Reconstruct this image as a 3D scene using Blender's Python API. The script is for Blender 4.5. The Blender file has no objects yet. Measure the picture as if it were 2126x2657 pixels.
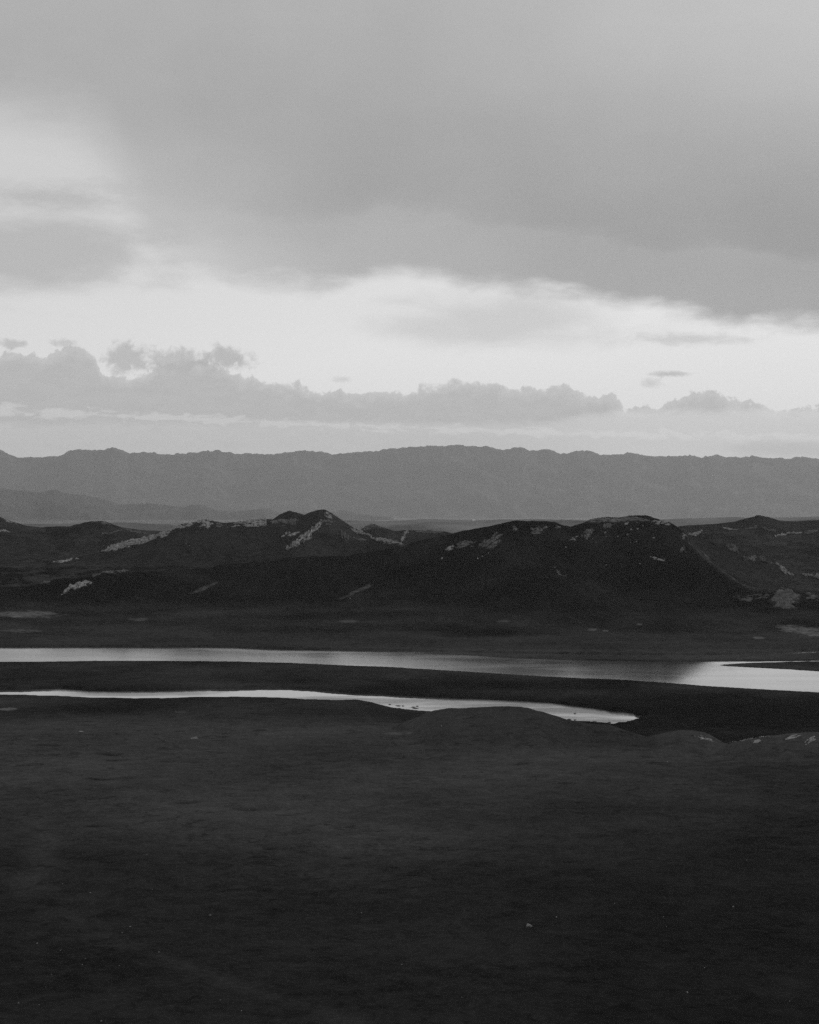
import bpy, math, random
import numpy as np

# ------------------------------------------------------------------ camera
# Image measurements below are in pixels of the 2126 x 2657 photograph; they are
# turned into metres with a depth for every feature.
H = 100.0                       # camera height above the water
F = 4958.0                      # focal length in photo pixels (30 degree vertical view)
CX, Y0 = 1063.0, 1336.0         # centre column, horizon row
SC = bpy.context.scene
COL = SC.collection
cam = bpy.data.cameras.new('camera')
cam.sensor_fit = 'VERTICAL'
cam.angle = 2 * math.atan(1328.5 / F)
cam.clip_start = 1.0
cam.clip_end = 200000.0
cam_o = bpy.data.objects.new('camera', cam)
COL.objects.link(cam_o)
cam_o.location = (0, 0, H)
cam_o.rotation_euler = (math.pi / 2 + (Y0 - 1328.5) / F, 0, 0)
SC.camera = cam_o

# ------------------------------------------------------------------ node helpers
class NT:
    def __init__(self, tree):
        self.t = tree; self.n = tree.nodes; self.l = tree.links
    def node(self, kind, **kw):
        nd = self.n.new(kind)
        for k, v in kw.items(): setattr(nd, k, v)
        return nd
    def put(self, sock, v):
        if v is None: return
        if isinstance(v, bpy.types.NodeSocket): self.l.new(v, sock)
        else: sock.default_value = v
    def m(self, op, a, b=None, c=None, clamp=False):
        nd = self.node('ShaderNodeMath', operation=op, use_clamp=clamp)
        for i, v in enumerate((a, b, c)): self.put(nd.inputs[i], v)
        return nd.outputs[0]
    def ss(self, v, a, b, lo=0.0, hi=1.0):      # smoothstep, a may exceed b
        if a > b: a, b, lo, hi = b, a, hi, lo
        nd = self.node('ShaderNodeMapRange', interpolation_type='SMOOTHSTEP')
        self.put(nd.inputs['Value'], v)
        nd.inputs['From Min'].default_value = a; nd.inputs['From Max'].default_value = b
        nd.inputs['To Min'].default_value = lo; nd.inputs['To Max'].default_value = hi
        return nd.outputs[0]
    def lin(self, v, a, b, lo=0.0, hi=1.0):
        nd = self.node('ShaderNodeMapRange')
        self.put(nd.inputs['Value'], v)
        nd.inputs['From Min'].default_value = a; nd.inputs['From Max'].default_value = b
        nd.inputs['To Min'].default_value = lo; nd.inputs['To Max'].default_value = hi
        return nd.outputs[0]
    def lerp(self, t, a, b):
        nd = self.node('ShaderNodeMix', data_type='FLOAT')
        self.put(nd.inputs[0], t); self.put(nd.inputs[2], a); self.put(nd.inputs[3], b)
        return nd.outputs[0]
    def xyz(self, x, y, z=0.0):
        nd = self.node('ShaderNodeCombineXYZ')
        for i, v in enumerate((x, y, z)): self.put(nd.inputs[i], v)
        return nd.outputs[0]
    def noise(self, vec, scale, detail=4, rough=0.55, dist=0.0):
        nd = self.node('ShaderNodeTexNoise')
        self.put(nd.inputs['Vector'], vec)
        nd.inputs['Scale'].default_value = scale
        nd.inputs['Detail'].default_value = detail
        nd.inputs['Roughness'].default_value = rough
        nd.inputs['Distortion'].default_value = dist
        return nd.outputs[0]
    def curve(self, v, pts, x0, x1, y0, y1):
        """piecewise smooth curve through pts, input v in x0..x1"""
        nd = self.node('ShaderNodeFloatCurve')
        cv = nd.mapping.curves[0]
        pts = sorted(pts)
        q = [((x - x0) / (x1 - x0), (y - y0) / (y1 - y0)) for x, y in pts]
        cv.points[0].location = q[0]; cv.points[1].location = q[-1]
        for p in q[1:-1]: cv.points.new(*p)
        nd.mapping.update()
        self.put(nd.inputs['Value'], self.lin(v, x0, x1))
        return self.lin(nd.outputs[0], 0, 1, y0, y1)

# ------------------------------------------------------------------ world: overcast sky with a bright gap
SUN_EL, SUN_AZ = math.radians(17), math.radians(48)     # azimuth from +Y towards +X (right)
world = bpy.data.worlds.new('World'); SC.world = world
world.use_nodes = True
W = NT(world.node_tree); W.n.clear()
gen = W.node('ShaderNodeTexCoord').outputs['Generated']
sep = W.node('ShaderNodeSeparateXYZ'); W.l.new(gen, sep.inputs[0])
dx, dy, dz = sep.outputs
hyp = W.m('SQRT', W.m('ADD', W.m('MULTIPLY', dx, dx), W.m('MULTIPLY', dy, dy)))
az = W.m('ARCTAN2', dx, dy)
el = W.m('DIVIDE', dz, W.m('MAXIMUM', hyp, 0.02))
sx = W.m('MULTIPLY_ADD', az, F, CX)                        # photo-pixel like units of angle
sy = W.m('MULTIPLY_ADD', el, -F, Y0)
P = W.xyz(W.m('MULTIPLY', sx, 0.001), W.m('MULTIPLY', sy, 0.001), dy)
PW = W.xyz(W.m('MULTIPLY', sx, 0.001), W.m('MULTIPLY', sy, 0.0028), dy)
nA = W.m('SUBTRACT', W.noise(P, 3.0, 5, 0.5), 0.5)          # large soft billows
nB = W.m('SUBTRACT', W.noise(PW, 4.0, 7, 0.55, 0.3), 0.5)   # streaky
nC = W.m('SUBTRACT', W.noise(P, 14.0, 8, 0.6, 0.25), 0.5)    # cumulus edges
nD = W.m('SUBTRACT', W.noise(PW, 9.0, 8, 0.6, 0.6), 0.5)
nE = W.m('SUBTRACT', W.noise(P, 40.0, 6, 0.6, 0.5), 0.5)
nF = W.m('ABSOLUTE', W.m('SUBTRACT', W.noise(P, 22.0, 3, 0.5), 0.5))     # cauliflower tops
nG = W.m('ADD', W.m('MULTIPLY', nC, 0.6), W.m('MULTIPLY', nE, 0.8))
nS = W.m('SUBTRACT', W.noise(PW, 16.0, 8, 0.6, 0.5), 0.5)
X0c, X1c = -1500.0, 3600.0
# clear-sky brightness from the physical sky, in grey
sky = W.node('ShaderNodeTexSky', sky_type='NISHITA')
sky.sun_disc = False
sky.sun_elevation = SUN_EL; sky.sun_rotation = SUN_AZ
sky.altitude = 2400; sky.dust_density = 2.0
bw = W.node('ShaderNodeRGBToBW'); W.l.new(sky.outputs[0], bw.inputs[0])
SKY_STRENGTH = 0.14
clear = W.m('MINIMUM', W.m('MULTIPLY', bw.outputs[0], SKY_STRENGTH), 0.87)
clear = W.lerp(0.5, clear, 0.85)
# 1. high cloud deck: everything above an uneven lower edge
edge = W.curve(sx, [(X0c, 560), (-600, 470), (-200, 420), (0, 385), (120, 400), (260, 470), (360, 600), (430, 680),
                    (560, 715), (760, 730), (930, 715), (1010, 690), (1100, 700), (1230, 735), (1480, 748),
                    (1640, 790), (1850, 825), (2126, 845), (2500, 800), (X1c, 640)], X0c, X1c, 300, 900)
ey = W.m('ADD', W.m('SUBTRACT', sy, edge), W.m('ADD', W.m('MULTIPLY', nA, 60), W.m('ADD', W.m('MULTIPLY', nB, 95), W.m('MULTIPLY', nS, 30))))
lefty = W.ss(sx, 800, 100)
deck = W.lerp(lefty, W.m('MAXIMUM', W.m('MULTIPLY', W.ss(ey, 40, -30), 0.9), W.ss(ey, 30, -190)), W.ss(ey, 50, -120))
deck_b = W.m('ADD', 0.375, W.m('ADD', W.m('MULTIPLY', nA, 0.07), W.m('MULTIPLY', nB, 0.03)))
thin = W.m('MULTIPLY', W.ss(ey, -250, -10), W.ss(sx, 1500, 300))        # the deck thins towards its lower edge on the left
deck_b = W.m('ADD', deck_b, W.m('MULTIPLY', thin, 0.12))
deck_b = W.m('ADD', deck_b, W.ss(sy, 420, 0, 0.0, 0.06))
lightc = W.m('MULTIPLY', W.m('MULTIPLY', W.ss(sx, 1000, 2100), W.ss(sx, 3600, 2500)), W.m('MULTIPLY', W.ss(sy, 700, 0), W.ss(sy, -1500, -300)))
deck_b = W.m('ADD', deck_b, W.m('MULTIPLY', lightc, 0.12))
deck_b = W.m('ADD', deck_b, W.m('MULTIPLY', W.ss(sx, 1000, 250), W.ss(sy, 120, 520, 0.0, 0.075)))
deck_b = W.m('SUBTRACT', deck_b, W.m('MULTIPLY', W.ss(sx, 1100, 2000), W.ss(sy, 200, 700, 0.0, 0.045)))
lum = W.lerp(deck, clear, deck_b)
# 2. soft detached cloud low at the left, grey veil right of centre
def blob(cx, cy, rx, ry, soft, nz, amp):
    a = W.m('DIVIDE', W.m('SUBTRACT', sx, cx), rx)
    b = W.m('DIVIDE', W.m('SUBTRACT', sy, cy), ry)
    d = W.m('SQRT', W.m('ADD', W.m('MULTIPLY', a, a), W.m('MULTIPLY', b, b)))
    d = W.m('ADD', d, W.m('MULTIPLY', nz, amp))
    return W.ss(d, 1.0 + soft, 1.0 - soft)
for bx, by_, rx, ry, soft, nz, amp, k, val in [
        (130, 500, 420, 130, 0.9, nB, 1.5, 0.35, 0.58), (70, 660, 330, 105, 0.6, nB, 2.2, 0.85, 0.47), (1290, 835, 270, 60, 0.8, nB, 2.4, 0.5, 0.47),
        (150, 525, 130, 20, 0.9, nS, 3.0, 0.55, 0.45), (300, 495, 150, 16, 0.9, nS, 3.0, 0.4, 0.47),
        (1790, 884, 120, 13, 0.9, nS, 3.4, 0.5, 0.46),
        (1735, 974, 44, 6, 0.8, nG, 3.2, 0.7, 0.44), (1688, 997, 20, 11, 0.9, nG, 3.2, 0.5, 0.46),
        (336, 938, 54, 34, 0.55, nG, 3.0, 0.85, 0.49), (462, 938, 70, 30, 0.55, nG, 3.0, 0.8, 0.49),
        (588, 930, 56, 26, 0.55, nG, 3.0, 0.85, 0.47), (890, 985, 20, 6, 0.9, nG, 3.0, 0.4, 0.48),
        (2060, 1168, 170, 20, 0.7, nC, 1.2, 0.45, 0.40), (45, 902, 34, 10, 0.6, nE, 3.4, 0.7, 0.47), (178, 896, 26, 9, 0.6, nE, 3.4, 0.6, 0.49)]:
    lum = W.lerp(W.m('MULTIPLY', blob(bx, by_, rx, ry, soft, nz, amp), k), lum, val)
# 3. cumulus bank on the horizon
top = W.curve(sx, [(X0c, 1000), (-700, 940), (-300, 960), (0, 938), (60, 925), (130, 932), (165, 912), (235, 912),
                   (262, 955), (300, 985), (345, 985), (400, 962), (520, 945), (560, 960), (640, 985), (760, 1005), (950, 1024),
                   (1063, 1018), (1120, 1006), (1280, 997), (1340, 1015), (1420, 1008), (1500, 1024), (1590, 1035),
                   (1640, 1062), (1690, 1062), (1720, 1040), (1800, 1027), (1880, 1040), (1975, 1052), (2010, 1075),
                   (2126, 1068), (2500, 1010), (3000, 960), (X1c, 1000)], X0c, X1c, 880, 1120)
by = W.m('SUBTRACT', sy, W.m('ADD', top, W.m('ADD', W.m('MULTIPLY', nC, 85), W.m('ADD', W.m('MULTIPLY_ADD', nF, 55, -7), W.m('MULTIPLY', nE, 13)))))
bank = W.lerp(W.ss(nA, -0.1, 0.15), W.ss(by, -3, 4), W.ss(by, -6, 10))
bank = W.m('MULTIPLY', bank, W.ss(by, -4, 40, 0.70, 1.0))
low = W.ss(W.m('ADD', W.m('ADD', sy, W.ss(sx, 1300, 1680, 0.0, 34.0)), W.m('MULTIPLY', nS, 40)), 1085, 1118)
bank = W.m('MULTIPLY', bank, W.m('SUBTRACT', 1.0, W.m('MULTIPLY', low, W.ss(sx, 1250, 1680, 0.25, 0.5))))
st = W.m('ABSOLUTE', W.m('DIVIDE', W.m('SUBTRACT', sy, W.m('MULTIPLY_ADD', sx, 0.035, 1071)), 13))
streak = W.ss(W.m('ADD', st, W.m('MULTIPLY', nS, 7.0)), 1.0, -0.2)
bank = W.m('MULTIPLY', bank, W.m('SUBTRACT', 1.0, W.m('MULTIPLY', streak, 0.42)))
lum = W.lerp(W.m('MULTIPLY', bank, 0.92), lum, W.m('ADD', 0.48, W.m('MULTIPLY', nS, 0.12)))
bg = W.node('ShaderNodeBackground')
ccol = W.node('ShaderNodeCombineColor')
for i in range(3): W.l.new(lum, ccol.inputs[i])
W.l.new(ccol.outputs[0], bg.inputs[0]); bg.inputs[1].default_value = 1.0
W.l.new(bg.outputs[0], W.node('ShaderNodeOutputWorld').inputs[0])

# ------------------------------------------------------------------ sun (behind cloud, soft)
sl = bpy.data.lights.new('sun', 'SUN'); sl.energy = 1.4; sl.angle = math.radians(11)
sun = bpy.data.objects.new('sun', sl); COL.objects.link(sun)
sun.rotation_euler = (math.pi / 2 - SUN_EL, 0, math.pi - SUN_AZ)
sun.location = (200, 400, 300)

SC.view_settings.view_transform = 'Standard'
SC.view_settings.look = 'None'
SC.view_settings.exposure = 0.0
SC.view_settings.gamma = 1.0
SC.render.engine = 'CYCLES'
SC.cycles.max_bounces = 4
SC.cycles.volume_bounces = 1
SC.cycles.use_denoising = False          # the photograph is grainy; leave the fine noise in

# ------------------------------------------------------------------ noise on numpy arrays
def _h(ix, iy, seed):
    n = (ix.astype(np.int64) * 374761393 + iy.astype(np.int64) * 668265263 + seed * 2147483647) & 0xFFFFFFFF
    n = ((n ^ (n >> 13)) * 1274126177) & 0xFFFFFFFF
    n = ((n ^ (n >> 16)) * 2246822519) & 0xFFFFFFFF
    return ((n ^ (n >> 15)) & 0xFFFFFF) / float(0xFFFFFF)
def vnoise(x, y, seed=0):
    ix = np.floor(x); iy = np.floor(y)
    fx = x - ix; fy = y - iy
    def g(ox, oy):
        a = _h(ix + ox, iy + oy, seed) * 6.2831853
        return np.cos(a) * (fx - ox) + np.sin(a) * (fy - oy)
    wx = fx * fx * fx * (fx * (fx * 6 - 15) + 10); wy = fy * fy * fy * (fy * (fy * 6 - 15) + 10)
    a = g(0, 0) * (1 - wx) + g(1, 0) * wx
    b = g(0, 1) * (1 - wx) + g(1, 1) * wx
    return (a * (1 - wy) + b * wy) * 1.5
def fbm(x, y, wl, octv=4, gain=0.5, seed=0, ridged=False):
    s = 0.0; a = 1.0; k = 1.0 / wl
    for i in range(octv):
        v = vnoise(x * k + 13.7 * i, y * k - 7.3 * i, seed + i)
        if ridged: v = 0.5 - 2 * np.abs(v)
        s = s + a * v; a *= gain; k *= 2.03
    return s
def sstep(a, b, x):
    t = np.clip((x - a) / (b - a), 0, 1)
    return t * t * (3 - 2 * t)
def smax(a, b, k):
    return np.maximum(a, b) + 0.25 * k * np.maximum(0, 1 - np.abs(a - b) / k) ** 2

# ------------------------------------------------------------------ measured lines
U = np.arange(-2200, 4400.0, 2.0)
def line(pts, sig=3):
    p = np.array(pts, float)
    v = np.interp(U, p[:, 0], p[:, 1])
    if sig:
        k = np.exp(-0.5 * (np.arange(-12, 13) * 2.0 / sig) ** 2); k /= k.sum()
        v = np.convolve(np.pad(v, 12, mode='edge'), k, mode='valid')
    return v
class Ridge:
    """crest given as (column, row, depth) plus slopes on the near and far side"""
    def __init__(self, pts, sf, sb, w, A=None, sig=3, taper=0.35):
        p = np.array(pts, float)
        self.D = line(p[:, [0, 2]], 20)
        self.Z = H - (line(p[:, [0, 1]], sig) - Y0) * line(p[:, [0, 2]], 20) / F
        over = np.maximum(p[0, 0] - U, 0) + np.maximum(U - p[-1, 0], 0)
        self.Z = self.Z - over * self.D / F * taper
        self.Z1 = self.soft(self.Z, 45); self.Z2 = self.soft(self.Z, 120)
        self.sf, self.sb, self.w, self.A = sf, sb, w, A
    @staticmethod
    def soft(v, sig):
        n = int(sig * 1.5)
        k = np.exp(-0.5 * (np.arange(-n, n + 1) * 2.0 / sig) ** 2); k /= k.sum()
        return np.convolve(np.pad(v, n, mode='edge'), k, mode='valid')
    def h(self, u, Y):
        D = np.interp(u, U, self.D); Z = np.interp(u, U, self.Z)
        t = D - Y
        q = np.sqrt(t * t + self.w ** 2) - self.w
        front = self.sf * q
        if self.w < 50 and self.sb < 0.41:        # crest detail dies out down the slope
            a = np.abs(t)
            Z = Z + (np.interp(u, U, self.Z1) - Z) * sstep(10, 90, a)
            Z = Z + (np.interp(u, U, self.Z2) - Z) * sstep(70, 320, a)
        if self.A:
            A = np.maximum(self.A, Z + 18)
            front = A * (1 - np.exp(-front / A))
        return Z - np.where(t > 0, front, self.sb * q)

L1 = Ridge([(-900, 1330, 3000), (-500, 1362, 3000), (-200, 1330, 3000), (0, 1340.5, 3000), (25, 1351, 3000), (63, 1363, 3000), (106, 1368, 3000), (146, 1365.6, 2950),
            (179, 1366, 2900), (209, 1358.5, 2900), (238, 1352, 2900), (267, 1352, 2900), (288, 1358.5, 2880), (317, 1368.5, 2860),
            (367, 1375, 2850), (422, 1378, 2850), (480, 1384, 2850)], 0.105, 0.25, 12, 120)
L2 = Ridge([(40, 1500, 2230), (75, 1484.5, 2250), (108, 1472, 2270), (142, 1459, 2290), (188, 1450, 2320), (217, 1441, 2340), (271, 1429, 2370),
            (300, 1416, 2390), (330, 1405, 2400), (367, 1399, 2420), (401, 1392, 2440), (434, 1378, 2450), (463, 1361, 2460), (501, 1356, 2480),
            (530, 1349, 2490), (547, 1351, 2500), (584, 1357, 2510), (618, 1355, 2520), (651, 1349, 2530), (684, 1347, 2540), (709, 1347, 2550),
            (750, 1352, 2560), (775, 1345, 2570), (788, 1338, 2570), (808, 1328, 2580), (829, 1322, 2590), (844, 1322, 2590), (863, 1332, 2590), (888, 1349, 2570),
            (913, 1365.6, 2550), (934, 1378, 2530), (959, 1389, 2500), (984, 1396, 2470), (1009, 1401, 2440), (1030, 1406.5, 2410), (1060, 1416, 2390)],
           0.27, 0.4, 4, 75, 2)
L2b = Ridge([(690, 1358, 2780), (712, 1345, 2780), (731, 1332, 2780), (750, 1324, 2780), (769, 1329, 2780), (788, 1336, 2780), (830, 1352, 2780)], 0.3, 0.4, 4, 70, 2)
L3 = Ridge([(-1200, 1500, 1950), (-600, 1470, 1950), (-200, 1505, 1930), (0, 1521, 1920), (63, 1520, 1920), (104, 1515, 1920), (138, 1504, 1930), (190, 1498, 1940), (246, 1493, 1950), (267, 1484.5, 1960),
            (292, 1481, 1970), (355, 1482, 1970), (396, 1479.5, 1970), (438, 1475, 1980), (492, 1475, 1990), (543, 1473, 2000), (572, 1464.5, 2010),
            (605, 1459, 2020), (647, 1457, 2030), (720, 1452, 2040), (750, 1445, 2050), (804, 1442, 2060), (859, 1441.5, 2070), (904, 1443, 2070),
            (917, 1438, 2080), (959, 1431, 2090), (1000, 1424, 2100), (1034, 1413.6, 2110), (1059, 1411, 2115), (1076, 1405, 2120), (1117, 1396, 2130),
            (1159, 1388, 2140), (1201, 1378, 2150), (1243, 1370, 2150), (1284, 1363, 2150), (1314, 1355, 2150), (1339, 1350, 2150), (1368, 1353, 2150),
            (1384, 1351, 2150), (1418, 1352, 2150), (1444, 1355, 2150), (1460, 1363, 2150), (1481, 1366, 2150), (1502, 1361, 2150), (1519, 1353, 2150),
            (1535, 1346, 2160), (1560, 1343, 2170), (1581, 1341, 2175), (1602, 1343, 2175), (1619, 1340.5, 2175), (1631, 1337, 2175), (1656, 1337, 2175),
            (1677, 1337, 2170), (1694, 1343, 2160), (1715, 1349, 2150), (1736, 1354, 2140), (1752, 1363.5, 2130), (1773, 1379, 2120)], 0.29, 0.35, 9, 125, 2, 0.62)
SP = Ridge([(1715, 1366, 2100), (1745, 1376, 2090), (1768, 1389, 2070), (1795, 1413, 2035), (1819, 1435, 2005), (1842, 1454, 1980), (1874, 1480, 1940), (1902, 1498, 1905), (1923, 1514, 1880), (1949, 1522, 1860),
            (1981, 1528, 1845), (2027, 1528, 1825), (2062, 1531, 1808), (2088, 1539, 1800), (2126, 1548, 1790), (2400, 1580, 1760), (2900, 1590, 1760)], 0.30, 0.22, 4, 70, 4)
L3b = Ridge([(1752, 1372, 2200), (1777, 1386, 2220), (1795, 1393, 2225), (1830, 1399, 2230), (1851, 1408, 2230), (1874, 1410, 2230), (1893, 1413, 2225), (1916, 1422, 2215), (1935, 1431, 2205), (1953, 1438, 2195),
             (1981, 1446, 2185), (2004, 1452, 2175), (2023, 1464, 2160), (2037, 1475, 2150), (2060, 1488, 2140), (2078, 1489, 2135), (2102, 1488, 2130), (2126, 1487, 2120), (2300, 1530, 2060), (2600, 1560, 2000)], 0.16, 0.35, 5, 60)
L4 = Ridge([(1740, 1405, 2650), (1782, 1386, 2680), (1823, 1376, 2700), (1861, 1368, 2720), (1900, 1371, 2740), (1950, 1367, 2750), (1975, 1365, 2750), (2000, 1374, 2740), (2040, 1384, 2730),
            (2085, 1382, 2730), (2126, 1372, 2730), (2300, 1360, 2730), (2700, 1380, 2700)], 0.125, 0.3, 5, 100)
L4b = Ridge([(1740, 1368, 3400), (1782, 1363, 3400), (1823, 1361, 3400), (1861, 1359, 3400), (1907, 1353, 3400), (1944, 1343, 3400), (1969, 1336, 3400), (1990, 1340.5, 3400), (2020, 1350, 3400),
             (2057, 1353, 3420), (2095, 1350, 3450), (2126, 1349, 3450), (2300, 1340, 3450), (2700, 1362, 3450)], 0.25, 0.3, 8, 80)
L5 = Ridge([(860, 1372, 3350), (934, 1374, 3320), (951, 1366, 3300), (971, 1361, 3300), (1000, 1370, 3280), (1025, 1378, 3250), (1055, 1375, 3250), (1096, 1376, 3250), (1134, 1380, 3250),
            (1155, 1379, 3250), (1176, 1385, 3250), (1300, 1392, 3250)], 0.2, 0.3, 4, 60, 2)
K1 = Ridge([(1080, 1862, 850), (1109, 1850, 850), (1130, 1844, 850), (1159, 1839, 850), (1243, 1836.6, 850), (1318, 1832.5, 850), (1368, 1837, 845), (1406, 1846, 840), (1439, 1857, 838),
            (1469, 1867, 836), (1531, 1877.6, 832), (1594, 1884, 828), (1623, 1894, 824), (1652, 1905, 820), (1682, 1913, 815)], 0.17, 0.42, 4, 13, 5, 0.4)
K2 = Ridge([(1670, 1917, 805), (1706, 1906, 800), (1740, 1898.5, 800), (1773, 1895, 800), (1807, 1896, 800), (1836, 1905, 796), (1861, 1917, 792), (1886, 1929, 788)], 0.17, 0.42, 3, 9, 4, 0.4)
K3 = Ridge([(1870, 1934, 782), (1907, 1925, 780), (1949, 1916, 780), (1999, 1909, 780), (2053, 1902.6, 780), (2095, 1900.5, 780), (2126, 1900.5, 780), (2300, 1893, 780), (2600, 1915, 780)], 0.2, 0.42, 3, 9, 4, 0.4)
HILLS = [L1, L2b, L5, L4b, L4, L2, L3b, L3, SP]
# shore lines (rows on the water level)
R_TOP = line([(-2200, 1740), (-800, 1770), (0, 1791), (83, 1789), (159, 1787), (188, 1789), (234, 1793), (292, 1794.5), (355, 1793.6), (480, 1791), (543, 1789), (626, 1788), (720, 1786), (763, 1787),
              (817, 1790), (867, 1795), (930, 1799.5), (992, 1802), (1076, 1807), (1159, 1811.6), (1243, 1814), (1326, 1818), (1420, 1823), (1469, 1829), (1531, 1837), (1594, 1845),
              (1640, 1852), (1690, 1864), (1800, 1890)])
R_BOT = line([(-2200, 1770), (-800, 1800), (0, 1808), (63, 1809), (146, 1811), (230, 1814), (355, 1816), (438, 1816), (501, 1814), (605, 1813), (720, 1816), (783, 1819), (867, 1822), (925, 1821),
              (967, 1827.5), (1009, 1839), (1055, 1845), (1109, 1849), (1200, 1858), (1420, 1868), (1500, 1876), (1590, 1882), (1625, 1880), (1660, 1868), (1690, 1858), (1800, 1840)])
K_FAR = line([(-2200, 1676), (0, 1679), (300, 1679), (600, 1680), (700, 1685), (900, 1688), (1100, 1691), (1300, 1695), (1500, 1698), (1726, 1700), (1865, 1699), (1958, 1696), (2027, 1694), (2085, 1689),
              (2126, 1688), (2600, 1686)])
K_NEAR = line([(-2200, 1730), (0, 1722), (100, 1722), (200, 1720), (330, 1719), (450, 1719), (600, 1721), (720, 1724), (800, 1727), (1000, 1735), (1200, 1746), (1406, 1759), (1600, 1768), (1698, 1774), (1823, 1784),
               (1949, 1792), (2126, 1802), (2600, 1815)])
B1_T = line([(1000, 1693), (1050, 1693.5), (1300, 1697.5), (1500, 1700.5), (1726, 1702.5), (1865, 1701), (1958, 1698.5), (2050, 1696), (2126, 1692.5), (2600, 1690)])
B1_B = line([(1000, 1691), (1050, 1694), (1200, 1700), (1326, 1708), (1500, 1714), (1726, 1718), (1865, 1716.5), (1958, 1716.5), (2126, 1714.5), (2600, 1713)])
B2_T = line([(1820, 1728), (1865, 1725), (1958, 1719.5), (2060, 1717), (2126, 1716), (2600, 1715)])
B2_B = line([(1820, 1724), (1850, 1726), (1865, 1727), (1958, 1732), (2051, 1737), (2126, 1742), (2600, 1755)])
E0 = line([(-2200, 845), (900, 845), (1090, 838), (1160, 845), (1400, 835), (1650, 815), (1770, 795), (2126, 775), (2600, 775)], 12)
E1 = line([(-2200, 1000), (900, 985), (1050, 940), (1160, 890), (1400, 875), (1650, 855), (1770, 835), (2126, 815), (2600, 815)], 12)
def at(arr, u): return np.interp(u, U, arr)

def terrain(u, Y):
    u = np.asarray(u, float); Y = np.asarray(Y, float)
    X = (u - CX) * Y / F
    # meadow terrace, river flats, rising ground, valley floors
    up = 4.6 + 1.1 * fbm(X, Y, 160, 2, 0.5, 3) + 0.35 * fbm(X, Y, 34, 3, 0.5, 5) + 0.10 * fbm(X, Y, 7, 2, 0.5, 6)
    flat = np.interp(Y, [0, 1480, 1560, 1700, 1950, 2200, 2600, 3500, 4300, 4500], [1.3, 1.6, 3.0, 7.0, 16, 26, 22, 14, 8, 2])
    lowv = flat + (0.25 + 0.004 * np.maximum(Y - 1450, 0)) * fbm(X, Y * 0.6, 60, 3, 0.5, 8)
    e0 = at(E0, u) + 10 * fbm(X, Y, 70, 2, 0.5, 41); e1 = at(E1, u)
    k = sstep(0, 1, (Y - e0) / np.maximum(e1 - e0, 5))
    g = up * (1 - k) + lowv * k
    for K in (K1, K2, K3):
        g = smax(g, K.h(u, Y) + 0.35 * fbm(X, Y, 9, 3, 0.5, 11), 1.2)
    # hills
    far = Y > 1450
    if np.any(far):
        idx = far
        uu, YY, XX = u[idx], Y[idx], X[idx]
        gg = g[idx]
        warp = 60 * fbm(XX, YY, 260, 2, 0.5, 21)
        gul = fbm(XX + warp, YY * 0.38, 150, 3, 0.5, 23)
        rill = fbm(XX + 0.6 * warp, YY * 0.30, 48, 3, 0.55, 29, True)
        rough = fbm(XX, YY, 24, 3, 0.5, 25)
        small = fbm(XX, YY, 8, 2, 0.6, 27)
        foot = sstep(1470, 1640, YY)
        for R in HILLS:
            D = np.interp(uu, U, R.D)
            d = np.abs(D - YY)
            env = sstep(8, 150, d) * sstep(1560, 1760, YY)
            amp = 11.0 if R is L3 else 8.0
            if R is L1 or R is L4 or R is SP: amp = 7.0
            r = R.h(uu, YY) + env * (amp * gul + 0.22 * amp * rill) + (0.4 + 0.35 * env) * rough + 0.4 * small - 16 * (1 - foot)
            gg = smax(gg, r, 9.0 if R is not L5 else 4.0)
        g = g.copy(); g[idx] = gg
    # water
    yz = Y0 + H * F / np.maximum(Y, 30)
    mpp = Y * Y / (F * H)
    wob = 1.4 * fbm(X, Y, 11, 3, 0.6, 31)
    riv = np.minimum(yz - at(R_TOP, u), at(R_BOT, u) - yz) * mpp + wob * (1 + 3.5 * sstep(1480, 1640, u))
    lak = np.minimum(yz - at(K_FAR, u), at(K_NEAR, u) - yz) * mpp + 0.7 * wob
    b1 = np.minimum(yz - at(B1_T, u), at(B1_B, u) - yz) * mpp + wob
    b2 = np.minimum(yz - at(B2_T, u), at(B2_B, u) - yz) * mpp + wob
    wet = np.maximum(riv, lak)
    w = sstep(-4.0, 4.0, wet)
    g = g * (1 - w) - 1.4 * w
    bar = np.maximum(b1, b2)
    g = np.maximum(g, -1.4 + 1.9 * sstep(-5, 5, bar) * (lak > -3))
    return g

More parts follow.
